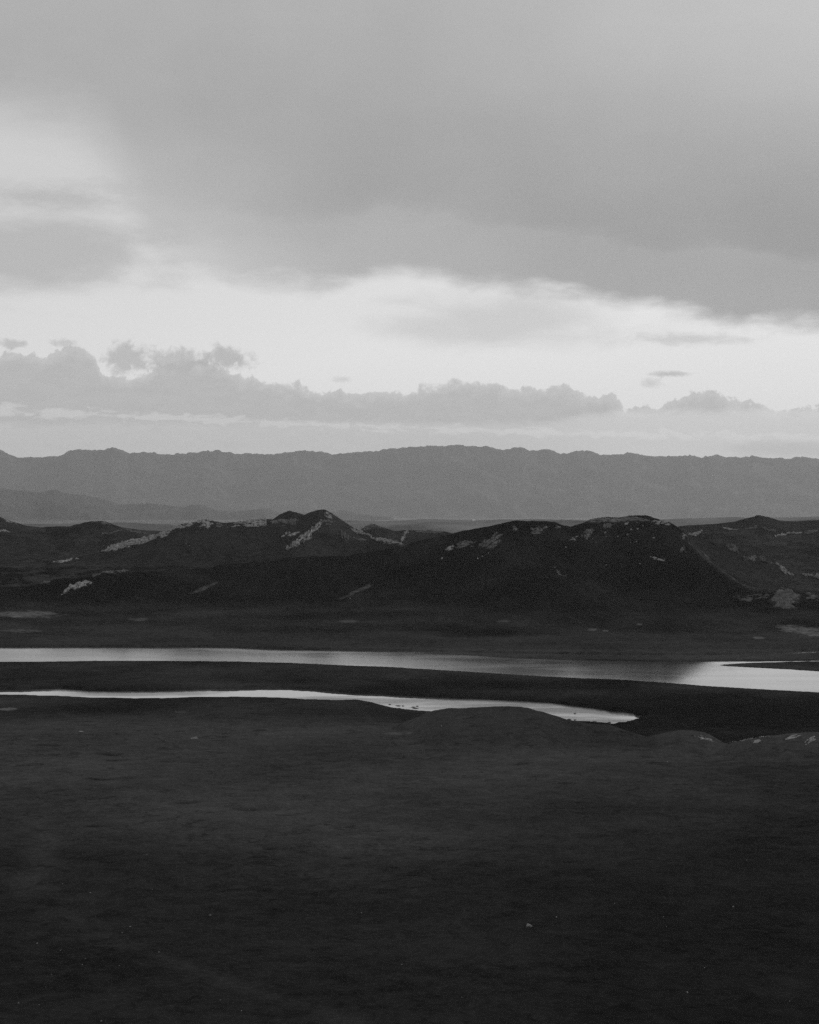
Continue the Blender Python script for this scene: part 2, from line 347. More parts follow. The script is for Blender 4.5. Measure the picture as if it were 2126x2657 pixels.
def cast(px, py):
    """point of the terrain sheet seen at a photo pixel -> (X, Y, Z); a pixel above the crest gives the crest"""
    j = int(np.clip(np.searchsorted(cols, px) - 1, 0, len(cols) - 2))
    w = (px - cols[j]) / (cols[j + 1] - cols[j])
    z = ZZ[:, j] * (1 - w) + ZZ[:, j + 1] * w
    pr = Y0 + (H - z) * F / rows
    i = np.nonzero(pr <= py)[0]
    i = i[i > 0]
    if len(i):
        k = int(i[0]); a = (pr[k - 1] - py) / max(pr[k - 1] - pr[k], 1e-6)
        Yq = rows[k - 1] + a * (rows[k] - rows[k - 1]); zq = z[k - 1] + a * (z[k] - z[k - 1])
    else:
        k = int(np.argmin(pr)); Yq = rows[k]; zq = z[k]
    return np.array([(px - CX) * Yq / F, Yq, zq])
def ground(X, Y):
    X = np.asarray(X, float); Y = np.asarray(Y, float)
    u = X * F / Y + CX
    j = np.clip(np.searchsorted(cols, u) - 1, 0, len(cols) - 2); i = np.clip(np.searchsorted(rows, Y) - 1, 0, len(rows) - 2)
    a = (u - cols[j]) / (cols[j + 1] - cols[j]); b = (Y - rows[i]) / (rows[i + 1] - rows[i])
    return (ZZ[i, j] * (1 - a) + ZZ[i, j + 1] * a) * (1 - b) + (ZZ[i + 1, j] * (1 - a) + ZZ[i + 1, j + 1] * a) * b

# ------------------------------------------------------------------ mesh helpers
def mesh_obj(name, verts, faces, mat, parent=None, smooth=True, attrs=None):
    me = bpy.data.meshes.new(name)
    verts = np.asarray(verts, np.float32); faces = np.asarray(faces, np.int32)
    n, k = faces.shape
    me.vertices.add(len(verts)); me.vertices.foreach_set('co', verts.ravel())
    me.loops.add(n * k); me.loops.foreach_set('vertex_index', faces.ravel())
    me.polygons.add(n)
    me.polygons.foreach_set('loop_start', np.arange(0, n * k, k, dtype=np.int32))
    me.polygons.foreach_set('loop_total', np.full(n, k, np.int32))
    me.polygons.foreach_set('use_smooth', np.full(n, smooth, bool))
    for a, v in (attrs or {}).items():
        at_ = me.attributes.new(a, 'FLOAT', 'POINT'); at_.data.foreach_set('value', np.asarray(v, np.float32).ravel())
    me.update(calc_edges=True); me.validate()
    me.materials.append(mat)
    o = bpy.data.objects.new(name, me); COL.objects.link(o)
    if parent: o.parent = parent
    return o
def grid_faces(nr, nc):
    i = np.arange(nr * nc).reshape(nr, nc)
    return np.stack([i[:-1, :-1], i[:-1, 1:], i[1:, 1:], i[1:, :-1]], -1).reshape(-1, 4)
def structure(o, kind='structure'):
    o['kind'] = kind; return o
def thing(o, label, cat, group=None):
    o['label'] = label; o['category'] = cat
    if group: o['group'] = group
    return o

# ------------------------------------------------------------------ materials
def new_mat(name):
    m = bpy.data.materials.new(name); m.use_nodes = True
    t = NT(m.node_tree); t.n.clear()
    out = t.node('ShaderNodeOutputMaterial')
    bs = t.node('ShaderNodeBsdfPrincipled'); t.l.new(bs.outputs[0], out.inputs[0])
    t.bs = bs
    return m, t
def grey(t, v):
    c = t.node('ShaderNodeCombineColor')
    for i in range(3): t.l.new(v, c.inputs[i])
    return c.outputs[0]
def attr(t, name):
    a = t.node('ShaderNodeAttribute'); a.attribute_name = name
    return a.outputs['Fac']
def bump(t, h, strength, dist):
    b = t.node('ShaderNodeBump'); b.inputs['Strength'].default_value = strength; b.inputs['Distance'].default_value = dist
    t.l.new(h, b.inputs['Height']); t.l.new(b.outputs[0], t.bs.inputs['Normal'])

m_ground, t = new_mat('steppe_turf')
pos = t.node('ShaderNodeNewGeometry').outputs['Position']
n1 = t.m('SUBTRACT', t.noise(pos, 1 / 90, 3, 0.5), 0.5)
n2 = t.m('SUBTRACT', t.noise(pos, 1 / 7, 4, 0.6, 0.6), 0.5)
n3 = t.m('SUBTRACT', t.noise(pos, 1 / 1.6, 4, 0.65), 0.5)
var = t.m('ADD', t.m('MULTIPLY', n1, 1.3), t.m('ADD', t.m('MULTIPLY', n2, 1.5), t.m('MULTIPLY', n3, 1.3)))
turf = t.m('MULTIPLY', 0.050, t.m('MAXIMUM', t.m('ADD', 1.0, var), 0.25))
scrub_shade = t.m('MULTIPLY', 0.0145, t.m('MAXIMUM', t.m('ADD', 1.0, t.m('MULTIPLY', var, 1.0)), 0.3))  # scrub tone that also carries painted shade
alb = t.lerp(attr(t, 'scrub_shade'), turf, scrub_shade)
alb = t.lerp(attr(t, 'worn_sheen'), alb, t.m('MULTIPLY', 0.075, t.m('ADD', 1.0, n3)))  # pale worn tone that also carries painted sheen
sandv = t.m('MULTIPLY', 0.14, t.m('ADD', 1.0, t.m('ADD', n2, n3)))
alb = t.lerp(t.m('MULTIPLY', attr(t, 'sand'), t.ss(t.m('ADD', n2, n3), -0.35, 0.15), clamp=True), alb, sandv)
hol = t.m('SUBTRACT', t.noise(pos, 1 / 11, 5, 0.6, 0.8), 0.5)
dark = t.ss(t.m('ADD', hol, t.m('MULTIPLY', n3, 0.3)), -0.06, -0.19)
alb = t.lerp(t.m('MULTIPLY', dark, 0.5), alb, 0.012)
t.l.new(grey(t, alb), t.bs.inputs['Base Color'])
t.bs.inputs['Roughness'].default_value = 1.0
t.bs.inputs['Specular IOR Level'].default_value = 0.0
bump(t, t.m('ADD', t.noise(pos, 1 / 1.2, 5, 0.7), t.m('MULTIPLY', n2, 1.5)), 0.8, 0.5)

def rock_mat(name, albedo):
    m, t = new_mat(name)
    pos = t.node('ShaderNodeNewGeometry').outputs['Position']
    a = t.m('SUBTRACT', t.noise(pos, 1 / 5, 5, 0.65, 0.8), 0.5); b = t.m('SUBTRACT', t.noise(pos, 1 / 1.3, 4, 0.65), 0.5)
    alb = t.m('MULTIPLY', albedo, t.m('MAXIMUM', t.m('ADD', 1.0, t.m('ADD', t.m('MULTIPLY', a, 2.6), t.m('MULTIPLY', b, 1.2))), 0.15))
    g = t.ss(t.m('ADD', attr(t, 'turf'), t.m('MULTIPLY', a, 0.5)), 0.25, 0.75)         # grass round the edge and in joints, crevice shade put into its tone
    alb = t.lerp(g, alb, t.m('MULTIPLY', 0.022, t.m('ADD', 1.0, b)))
    t.l.new(grey(t, alb), t.bs.inputs['Base Color'])
    t.bs.inputs['Roughness'].default_value = 0.95; t.bs.inputs['Specular IOR Level'].default_value = 0.1
    bump(t, t.noise(pos, 1 / 1.0, 6, 0.7, 0.5), 0.9, 0.4)
    return m
m_rock = rock_mat('pale_rock', 0.25)
m_rock2 = rock_mat('dark_rock', 0.115)

def water_mat(name, r0, r1, bumpamt, calm=False):
    m, t = new_mat(name)
    pos = t.node('ShaderNodeNewGeometry').outputs['Position']
    mp = t.node('ShaderNodeMapping'); t.l.new(pos, mp.inputs[0]); mp.inputs['Scale'].default_value = (0.35, 1, 1)
    big = t.noise(mp.outputs[0], 1 / 45, 4, 0.55, 0.5)
    t.bs.inputs['Base Color'].default_value = (0.07, 0.07, 0.07, 1)
    t.bs.inputs['IOR'].default_value = 1.33
    rg = t.ss(big, 0.40, 0.62, r0, r1)
    if calm:                                   # the sheltered end of the lake lies still
        sp = t.node('ShaderNodeSeparateXYZ'); t.l.new(pos, sp.inputs[0])
        rg = t.lerp(t.ss(t.m('ADD', sp.outputs[0], t.m('MULTIPLY', t.m('SUBTRACT', big, 0.5), 160)), 60, 220), rg, t.ss(big, 0.38, 0.62, 0.04, 0.075))
    t.l.new(rg, t.bs.inputs['Roughness'])
    bump(t, t.noise(mp.outputs[0], 1 / 2.5, 3, 0.5), bumpamt, 0.05)
    return m
m_lake = water_mat('rippled_water', 0.09, 0.14, 0.2, True)
m_river = water_mat('calm_water', 0.02, 0.22, 0.2)

m_plain, t = new_mat('dry_plain')
pos = t.node('ShaderNodeNewGeometry').outputs['Position']
mp = t.node('ShaderNodeMapping'); t.l.new(pos, mp.inputs[0]); mp.inputs['Scale'].default_value = (1, 0.35, 1)
a = t.m('SUBTRACT', t.noise(mp.outputs[0], 1 / 500, 5, 0.6, 0.6), 0.5)
alb = t.m('MULTIPLY', 0.11, t.m('MAXIMUM', t.m('ADD', 1.0, t.m('MULTIPLY', a, 4.0)), 0.2))
t.l.new(grey(t, alb), t.bs.inputs['Base Color']); t.bs.inputs['Roughness'].default_value = 0.95
t.bs.inputs['Specular IOR Level'].default_value = 0.1

m_far, t = new_mat('mountain_slope')
pos = t.node('ShaderNodeNewGeometry').outputs['Position']
a = t.m('SUBTRACT', t.noise(pos, 1 / 900, 6, 0.6, 0.4), 0.5)
alb = t.m('MULTIPLY', 0.06, t.m('MAXIMUM', t.m('ADD', 1.0, t.m('MULTIPLY', a, 1.5)), 0.2))
t.l.new(grey(t, alb), t.bs.inputs['Base Color']); t.bs.inputs['Roughness'].default_value = 0.95
t.bs.inputs['Specular IOR Level'].default_value = 0.1

# ------------------------------------------------------------------ terrain sheet
cols = np.concatenate([np.linspace(-2100, -60, 45)[:-1], np.arange(-60, 2190, 3.0), np.linspace(2190, 4300, 45)[1:]])
rows = np.concatenate([np.linspace(40, 300, 14)[:-1], np.arange(300, 860, 1.6), np.arange(860, 1100, 2.2), np.arange(1100, 1500, 2.5),
                       np.arange(1500, 2250, 2.6), np.arange(2250, 2800, 4.0), np.arange(2800, 3500, 8.0), np.arange(3500, 4501, 40.0)])
UU, YY = np.meshgrid(cols, rows)
ZZ = terrain(UU.ravel(), YY.ravel()).reshape(UU.shape)
XX = (UU - CX) * YY / F
# shallow hollows in the meadow, their shade put into the colour below
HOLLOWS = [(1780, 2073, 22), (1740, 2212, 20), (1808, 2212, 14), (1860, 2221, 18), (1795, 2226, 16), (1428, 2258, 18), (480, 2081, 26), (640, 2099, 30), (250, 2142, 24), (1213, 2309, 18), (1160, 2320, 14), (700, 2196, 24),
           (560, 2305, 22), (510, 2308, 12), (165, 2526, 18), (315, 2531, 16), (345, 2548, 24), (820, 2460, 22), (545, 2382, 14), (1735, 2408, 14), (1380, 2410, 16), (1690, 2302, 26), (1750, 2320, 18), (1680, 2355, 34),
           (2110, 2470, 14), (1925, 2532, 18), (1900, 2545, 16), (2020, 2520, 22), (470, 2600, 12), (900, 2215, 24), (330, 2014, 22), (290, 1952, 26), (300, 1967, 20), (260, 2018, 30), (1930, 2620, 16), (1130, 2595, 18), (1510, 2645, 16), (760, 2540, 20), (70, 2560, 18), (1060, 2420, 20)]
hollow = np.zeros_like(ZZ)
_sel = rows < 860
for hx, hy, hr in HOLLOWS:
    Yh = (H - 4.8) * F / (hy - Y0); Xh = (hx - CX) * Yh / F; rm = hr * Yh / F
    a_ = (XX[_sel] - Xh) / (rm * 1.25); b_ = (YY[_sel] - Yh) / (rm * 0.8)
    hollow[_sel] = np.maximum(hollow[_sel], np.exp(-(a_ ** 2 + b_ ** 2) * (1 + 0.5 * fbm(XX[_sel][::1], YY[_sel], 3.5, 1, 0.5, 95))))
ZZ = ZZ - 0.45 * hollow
PY = Y0 + (H - ZZ) * F / YY
# ground-cover and painted-shade masks, each with its own shape on the ground
nz = fbm(XX, YY, 120, 3, 0.5, 71)
gy = np.gradient(ZZ, axis=0) / np.gradient(YY, axis=0)
gx = np.gradient(ZZ, axis=1) / np.gradient(XX, axis=1)
steep = np.hypot(gx, gy)
for _ in range(3): steep[1:-1, 1:-1] = (steep[1:-1, 1:-1] * 2 + steep[:-2, 1:-1] + steep[2:, 1:-1] + steep[1:-1, :-2] + steep[1:-1, 2:]) / 6
nv = fbm(XX, YY * 0.6, 75, 4, 0.55, 75)
scrub_shade = sstep(2.5, 17, ZZ + 4 * nz + 1.5 * nv) * sstep(1480, 1600, YY)                     # scrub on the hills, shade of their near faces put into its tone;
gentle = (1 - sstep(0.09, 0.21, steep + 0.02 * nv)) * np.maximum(sstep(-70, -10, YY - np.interp(UU, U, L3.D)), (UU > 1800) * sstep(-30, 0, YY - np.interp(UU, U, SP.D)))
scrub_shade = scrub_shade * (1 - 0.75 * gentle)           # paler where the ground is gentle, light from above put into the colour
scrub_shade = np.clip(scrub_shade * (1 - 0.18 * sstep(0.1, 0.7, nv)), 0, 1)
scrub_shade = scrub_shade * np.where(YY > 2260, 0.58, 1.0)
scrub_shade = np.maximum(scrub_shade, np.clip(0.72 + 0.35 * nv, 0, 1) * sstep(1500, 1600, YY + 60 * nz) * (1 - sstep(1750, 1850, YY)) * (0.5 + 0.5 * sstep(250, 900, UU)))
scrub_shade = np.maximum(scrub_shade, 0.3 * (YY > 1400) * (YY < 1600))
scrub_shade = scrub_shade * (1 - 0.6 * sstep(846, 862, UU) * (1 - sstep(960, 1040, UU)) * sstep(2420, 2500, YY) * (YY < 2640))      # lit right flank of the sharp peak, put into the colour
scrub_shade = scrub_shade * (1 - 0.35 * (UU > 1780) * sstep(8, 40, YY - np.interp(UU, U, SP.D)) * (YY < 2260))      # same light put into the colour on the spur's right side
e0g, e1g = at(E0, UU), at(E1, UU)
wetm = sstep(0.0, 1.0, (YY - e0g) / (e1g - e0g)) * (1 - sstep(1290, 1330, YY))
marsh = wetm * np.clip(0.62 + 0.5 * fbm(XX, YY * 0.7, 90, 3, 0.5, 73) + 0.5 * sstep(1250, 1700, UU) * (1 - sstep(1000, 1120, YY)), 0, 1)
meadow_dim = sstep(700, 430, YY + 90 * nz) * 0.75 + 0.35 * sstep(1200, 2100, UU) * (YY < 740)  # meadow losing light towards the camera and right, put into the colour
scrub_shade = np.clip(np.maximum(np.maximum(scrub_shade, marsh), np.clip(meadow_dim, 0, 0.9) * (YY < 860)), 0, 1)
def ell(cx, cy, rx, ry, wob=0.35, rot=0.0):
    d = np.sqrt(((UU - cx) / rx) ** 2 + ((PY - cy - rot * (UU - cx)) / ry) ** 2)
    return 1 - sstep(0.6, 1.15, d + wob * fbm(XX, YY * 0.5, 14, 3, 0.6, 77))
sand = np.zeros_like(ZZ)
for e in [(60, 1594, 95, 9), (2090, 1637, 70, 12, .5, 0.12), (1968, 1655, 16, 4), (1540, 1633, 14, 3), (1571, 1636, 8, 2.4), (1660, 1620, 8, 2.4), (360, 1607, 24, 5), (900, 1612, 30, 4),
          (60, 1637, 60, 4), (22, 1840, 24, 4), (1040, 1903, 40, 5), (90, 1918, 20, 2.5), (470, 1847, 18, 3), (935, 1530, 45, 6, .5, -.45), (520, 1530, 40, 6, .5, -.4), (1310, 1612, 20, 3)]:
    q = ell(*e)
    sand = np.maximum(sand, q * (0.5 if e[1] in (1903, 1530, 1637, 1918, 1847, 1607, 1612) and e[0] < 1500 else 0.9))
sand = np.maximum(sand, 0.42 * np.exp(-((YY - np.interp(UU, U, SP.D)) / 12.0) ** 2) * sstep(1775, 1815, UU) * (1 - sstep(1990, 2090, UU)))
def pathmask(pts, half):
    p = np.array(pts, float)
    best = np.full(ZZ.shape, 1e9)
    sel = (YY < 900)
    for (x0, y0), (x1, y1) in zip(p[:-1], p[1:]):
        Y_a = (H - 5) * F / (y0 - Y0); Y_b = (H - 5) * F / (y1 - Y0)
        ax, ay = (x0 - CX) * Y_a / F, Y_a; bx_, by_ = (x1 - CX) * Y_b / F, Y_b
        vx, vy = bx_ - ax, by_ - ay
        tt = np.clip(((XX - ax) * vx + (YY - ay) * vy) / (vx * vx + vy * vy), 0, 1)
        best = np.minimum(best, np.hypot(XX - ax - tt * vx, YY - ay - tt * vy))
    nse = fbm(XX, YY, 16, 3, 0.6, 81)
    return sel * np.clip(1 - best / half + 0.5 * nse, 0, 1)
worn_sheen = 0.32 * pathmask([(95, 2130), (120, 2190), (105, 2260), (70, 2320)], 7.0)
worn_sheen = np.maximum(worn_sheen, 0.18 * pathmask([(150, 2360), (250, 2410), (420, 2480), (600, 2550), (780, 2605), (900, 2640), (1000, 2680)], 5.0))
worn_sheen = np.maximum(worn_sheen, 0.30 * (1 - sstep(4, 16, np.abs(YY - at(E0, UU) + 6))) * (UU < 900))
sheen_tint = np.clip(0.5 + 0.9 * fbm(XX, YY * 0.8, 150, 3, 0.5, 91), 0, 1) * sstep(520, 690, YY + 50 * nz) * (1 - sstep(830, 880, YY))  # grazing sheen of the outer meadow, put into the colour
worn_sheen = np.maximum(worn_sheen, 0.25 * sheen_tint * (1 - sstep(1300, 2300, UU)))
scrub_shade = np.maximum(scrub_shade, np.clip(hollow * 0.8, 0, 1)); worn_sheen = worn_sheen * (1 - np.clip(hollow * 1.4, 0, 1))  # shade inside the hollows painted into the ground colour
for K in (K1, K2, K3):                                                            # paler crests of the near mounds, light from above put into the colour
    dk = YY - np.interp(UU, U, K.D); zk = K.h(UU, YY)
    worn_sheen = np.maximum(worn_sheen, (0.15 if K is K1 else 0.5) * np.exp(-(dk / 9.0) ** 2) * sstep(-1.5, 0.5, zk - ZZ) * np.clip(0.7 + nv, 0, 1) * (ZZ > 4))
    scrub_shade = np.where((dk < 6) & (dk > -60), scrub_shade * (1 - (0.25 if K is K1 else 0.6) * sstep(-2.5, 0.0, zk - ZZ)), scrub_shade)
kn = (UU > 1080) & (UU < 1700) & (YY > 760) & (YY < 860)
scrub_shade = np.where(kn, np.maximum(scrub_shade, 0.38 * sstep(760, 800, YY) * sstep(1080, 1160, UU)), scrub_shade)
V = np.stack([XX, YY, ZZ], -1).reshape(-1, 3)
o = structure(mesh_obj('terrain', V, grid_faces(*ZZ.shape), m_ground, attrs={'scrub_shade': scrub_shade, 'sand': sand, 'worn_sheen': worn_sheen}))

# ------------------------------------------------------------------ water sheets
def water_sheet(name, ra, rb, mat, margin):
    us = np.arange(-2050, 4300, 25.0)
    s = np.linspace(0, 1, 5)
    ya = H * F / (at(ra, us) - Y0) + margin; yb = H * F / (at(rb, us) - Y0) - margin
    ya = np.maximum(ya, yb + 2 * margin)
    Yg = ya[None] * (1 - s[:, None]) + yb[None] * s[:, None]
    Xg = (us[None] - CX) * Yg / F
    Vv = np.stack([Xg, Yg, np.zeros_like(Yg)], -1).reshape(-1, 3)
    return structure(mesh_obj(name, Vv, grid_faces(*Yg.shape)[:, ::-1], mat))
water_sheet('lake', K_FAR, K_NEAR, m_lake, 14)
def river_sheet():
    us = np.arange(-2050, 1760, 25.0)
    ya = H * F / (at(R_TOP, us) - Y0) + 10; yb = H * F / (at(R_BOT, us) - Y0) - 10
    m_ = 0.5 * (ya + yb); hw = np.maximum(0.5 * (ya - yb), 12)
    s = np.linspace(1, -1, 5)
    Yg = m_[None] + hw[None] * s[:, None]
    Xg = (us[None] - CX) * Yg / F
    Vv = np.stack([Xg, Yg, np.zeros_like(Yg)], -1).reshape(-1, 3)
    structure(mesh_obj('river', Vv, grid_faces(*Yg.shape)[:, ::-1], m_river))
river_sheet()

# ------------------------------------------------------------------ low ground under and around everything, out to the horizon
structure(mesh_obj('ground', [(-46000, -2900, -6), (46000, -2900, -6), (46000, 63000, -6), (-46000, 63000, -6)], [(0, 1, 2, 3)], m_plain))

# ------------------------------------------------------------------ far plain, distant hills, mountains
def plain_h(u, Y):
    X = (u - CX) * Y / F
    z = 5.5 + sstep(4600, 7000, Y) * (10 * fbm(X, Y * 0.4, 900, 4, 0.55, 51) + 3)
    P7 = Ridge([(1640, 1352, 8500), (1760, 1346, 8500), (1830, 1344, 8500), (1900, 1340, 8500), (1950, 1343, 8500), (2050, 1342, 8500), (2126, 1340, 8500), (2400, 1338, 8500), (2800, 1345, 8500)], 0.06, 0.06, 60)
    P8 = Ridge([(800, 1356, 9500), (900, 1350, 9500), (1000, 1352, 9500), (1100, 1347, 9500), (1250, 1349, 9500), (1400, 1347, 9500), (1520, 1350, 9500), (1600, 1356, 9500)], 0.03, 0.05, 60)
    P9 = Ridge([(-500, 1350, 8000), (100, 1360, 8000), (300, 1356, 8000), (400, 1359, 8000), (460, 1362, 8000)], 0.03, 0.05, 60)
    rg = 6 * fbm(X, Y, 260, 4, 0.55, 55)
    for Rr in (P7, P8, P9): z = smax(z, Rr.h(u, Y) + rg * 0.5, 6)
    return z
pc = np.linspace(-2300, 4500, 520)
pr_ = np.concatenate([np.arange(4380, 12000, 60.0), np.geomspace(12000, 62000, 90)])
UU2, YY2 = np.meshgrid(pc, pr_)
Z2 = plain_h(UU2, YY2)
structure(mesh_obj('plain', np.stack([(UU2 - CX) * YY2 / F, YY2, Z2], -1).reshape(-1, 3), grid_faces(*Z2.shape), m_plain))

def far_range(name, pts, sf, sb, w, A, wl, amp, back, front, ncol, nrow, seed, jag):
    R = Ridge(pts, sf, sb, w, A, 2)
    cs = np.concatenate([np.linspace(-2300, -60, 60)[:-1], np.arange(-60, 2190, 2.5), np.linspace(2190, 4500, 60)])
    D0 = np.mean([p[2] for p in pts])
    rs = np.linspace(D0 - front, D0 + back, nrow)
    u, Y = np.meshgrid(cs, rs)
    X = (u - CX) * Y / F
    d = np.abs(np.interp(u, U, R.D) - Y)
    z = R.h(u, Y) + amp * sstep(0, front * 0.4, d) * fbm(X, Y * 0.8, wl, 5, 0.5, seed, True) + jag * fbm(X, Y, wl * 0.18, 3, 0.6, seed + 9) + 0.5 * jag * fbm(X, Y, wl * 0.05, 3, 0.6, seed + 19)
    z = np.maximum(z, -4)
    return structure(mesh_obj(name, np.stack([X, Y, z], -1).reshape(-1, 3), grid_faces(*z.shape), m_far))
LH = [(-1500, 1290), (-900, 1262), (-400, 1280), (0, 1266), (49, 1273), (99, 1276), (142, 1271), (185, 1281), (234, 1287), (277, 1296), (308, 1308), (345, 1308), (394, 1305), (431, 1311), (481, 1314.6),
      (511, 1308), (530, 1310), (555, 1321), (604, 1327), (665, 1321), (690, 1319), (727, 1329), (850, 1331), (880, 1326), (905, 1325), (930, 1333), (1010, 1341)]
far_range('distant_hills', [(a, b, 34000) for a, b in LH], 0.17, 0.3, 150, 3000, 1500, 90, 2500, 5500, 1300, 40, 61, 14)
MT = [(-2300, 1160), (-1200, 1185), (-500, 1150), (-150, 1172), (0, 1170), (37, 1183), (62, 1188), (123, 1181), (148, 1185), (191, 1167), (234, 1168), (271, 1168), (290, 1162), (320, 1170), (336, 1178), (376, 1174),
      (419, 1180), (468, 1178), (511, 1175), (530, 1170), (573, 1172), (616, 1179), (665, 1178), (721, 1175), (764, 1173), (789, 1170), (820, 1173), (863, 1179), (912, 1173), (949, 1168.5),
      (980, 1172), (1017, 1160.5), (1063, 1161), (1125, 1159), (1149, 1155), (1190, 1157), (1260, 1159), (1285, 1164), (1309, 1165), (1353, 1161), (1383, 1168), (1433, 1168.5), (1470, 1178), (1494, 1171), (1531, 1172),
      (1556, 1181), (1605, 1177), (1642, 1176), (1679, 1183), (1728, 1187), (1772, 1185), (1790, 1178), (1821, 1185), (1852, 1180), (1889, 1186), (1938, 1187), (1956, 1182), (1987, 1188), (2049, 1188),
      (2080, 1185), (2126, 1189), (2500, 1175), (3200, 1190), (4500, 1165)]
far_range('mountains', [(a, b, 58000) for a, b in MT], 0.33, 0.35, 200, 6000, 3200, 200, 3000, 9500, 1500, 60, 65, 52)

# ------------------------------------------------------------------ rock outcrops
def cells(x, y, size, seed):
    """distance to nearest and second nearest jittered point, and a random value of the nearest cell"""
    gx = x / size; gy = y / size
    ix = np.floor(gx); iy = np.floor(gy)
    f1 = np.full(x.shape, 9.0); f2 = np.full(x.shape, 9.0); rv = np.zeros(x.shape)
    for ox in (-1, 0, 1):
        for oy in (-1, 0, 1):
            cx = ix + ox; cy = iy + oy
            d = np.hypot(cx + _h(cx, cy, seed) - gx, cy + _h(cx, cy, seed + 1) - gy)
            r = _h(cx, cy, seed + 2)
            nearer = d < f1
            f2 = np.where(nearer, f1, np.minimum(f2, d)); rv = np.where(nearer, r, rv); f1 = np.where(nearer, d, f1)
    return f1, f2, rv
_seed = [100]
def outcrop(pts, half, lift, label, mat=None, cover=0.6, cell=4.6, name='rock_outcrop', res=0.55, group=None, cat='rock outcrop', solid=1.0):
    """a craggy body of rock along a measured line; pts = (column,row) of the middle, half = half height in rows"""
    _seed[0] += 7; sd = _seed[0]
    pts = np.array(pts, float)
    hv = np.broadcast_to(np.asarray(half, float), (len(pts),)) * 1.25
    # resample the line
    seg = np.concatenate([[0], np.cumsum(np.hypot(*np.diff(pts, axis=0).T))])
    nk = max(3, int(seg[-1] / 7) + 1)
    q = np.linspace(0, seg[-1], nk)
    px = np.interp(q, seg, pts[:, 0]); py = np.interp(q, seg, pts[:, 1]); ph = np.interp(q, seg, hv)
    tx = np.gradient(px); ty = np.gradient(py); L = np.hypot(tx, ty) + 1e-9
    nx, ny = -ty / L, tx / L                         # across the line, in the picture plane
    mid = np.array([cast(px[i], py[i]) for i in range(nk)])
    Ym = np.median(mid[:, 1])
    for i in range(nk):                              # a pixel that slips over the crest is pulled back onto this ridge
        dpy = 0
        while abs(mid[i, 1] - Ym) > 110 and dpy < 14:
            dpy += 1
            a, b = cast(px[i], py[i] + dpy), cast(px[i], py[i] - dpy)
            mid[i] = a if abs(a[1] - Ym) < abs(b[1] - Ym) else b
    ax = np.zeros((nk, 2)); hw = np.zeros(nk)
    for i in range(nk):
        lo = cast(px[i] + nx[i] * ph[i], py[i] + ny[i] * ph[i])
        d = mid[i, :2] - lo[:2]; L_ = np.hypot(*d); dz_ = ph[i] * mid[i, 1] / F
        if ny[i] < 0: d = -d
        if L_ > 7 * dz_ or L_ < 0.5 * dz_:
            d = np.array([0, 1.0]) if abs(ny[i]) > 0.3 else np.array([np.sign(nx[i]) * -1.0, 1.0]); L_ = 2.5 * dz_
        ax[i] = d / (np.hypot(*d) + 1e-6); hw[i] = np.clip(L_, 1.0 * dz_, 4.0 * dz_)
    ax = 0.5 * ax + 0.5 * np.median(ax, axis=0); ax /= np.linalg.norm(ax, axis=1)[:, None]
    length = np.hypot(*np.diff(mid[:, :2], axis=0).T).sum()
    width = 2 * np.median(hw)
    n_s = int(np.clip(length * 1.15 / res, 10, 420)); n_t = int(np.clip(width * 1.3 / res, 10, 80))
    s = np.linspace(-0.08 * (nk - 1), 1.08 * (nk - 1), n_s); tt = np.linspace(-1.3, 1.3, n_t)
    def ext(v):
        q_ = np.interp(s, range(nk), v)
        q_ = q_ + np.where(s < 0, s * (v[1] - v[0]), 0) + np.where(s > nk - 1, (s - nk + 1) * (v[-1] - v[-2]), 0)
        return q_
    mx = ext(mid[:, 0]); my = ext(mid[:, 1])
    axx = np.interp(s, range(nk), ax[:, 0]); axy = np.interp(s, range(nk), ax[:, 1]); hws = np.interp(s, range(nk), hw)
    Xg = mx[None] + tt[:, None] * axx[None] * hws[None]
    Yg = my[None] + tt[:, None] * axy[None] * hws[None]
    zg = ground(Xg.ravel(), Yg.ravel()).reshape(Xg.shape)
    sl_ = np.linspace(-0.08, 1.08, n_s)
    endf = np.clip(np.minimum(sl_ + 0.08, 1.08 - sl_) / 0.2, 0, 1)
    sm = sl_[None] * length + 0 * Xg; tm = tt[:, None] * hws[None]
    if length < 2.2 * width:
        env = 0.62 - 1.0 * (np.abs(tt)[:, None] ** 2.4 + np.abs(sl_ * 2 - 1)[None] ** 2.4) ** 0.62
    else:
        env = 0.62 - 0.95 * np.abs(tt)[:, None] ** 1.5 + 0.55 * (endf[None] - 1)
    env = env + 0.85 * solid * fbm(sm * 0.5, tm, max(3.0, width * 0.35), 4, 0.6, sd) + 0.55 * solid * fbm(Xg, Yg, max(8.0, length * 0.3), 2, 0.5, sd + 5) + (cover - 0.6)
    e = np.clip(env * 2.0 + 0.1, 0, 1)
    ws = sm * 0.55 + 1.2 * fbm(Xg, Yg, 6, 2, 0.5, sd + 1); wt = tm + 1.2 * fbm(Xg, Yg, 6, 2, 0.5, sd + 2)   # beds run along the outcrop
    f1, f2, rv = cells(ws, wt, cell, sd)
    g1, g2, rw = cells(ws, wt, cell * 0.45, sd + 3)
    crack = np.clip((f2 - f1) * 2.8, 0, 1)
    fine = np.clip((g2 - g1) * 2.8, 0, 1)
    body = (0.2 + 0.8 * rv) * (0.15 + 0.85 * crack) * (0.6 + 0.4 * fine * rw)
    z = zg + np.where(env > 0, lift * e * body, 0.10 + 1.2 * np.clip(env, -1, 0))
    turf_crease = np.clip(1.0 - 2.4 * e * (0.35 + 0.65 * crack) * (0.45 + 0.55 * rw) * (0.5 + 0.8 * rv), 0, 1)
    turf_crease = np.maximum(turf_crease, 0.85 * solid * (1 - np.clip((f2 - f1) * 4.0, 0, 1)))  # joints darkened by colour to deepen the crevice shade
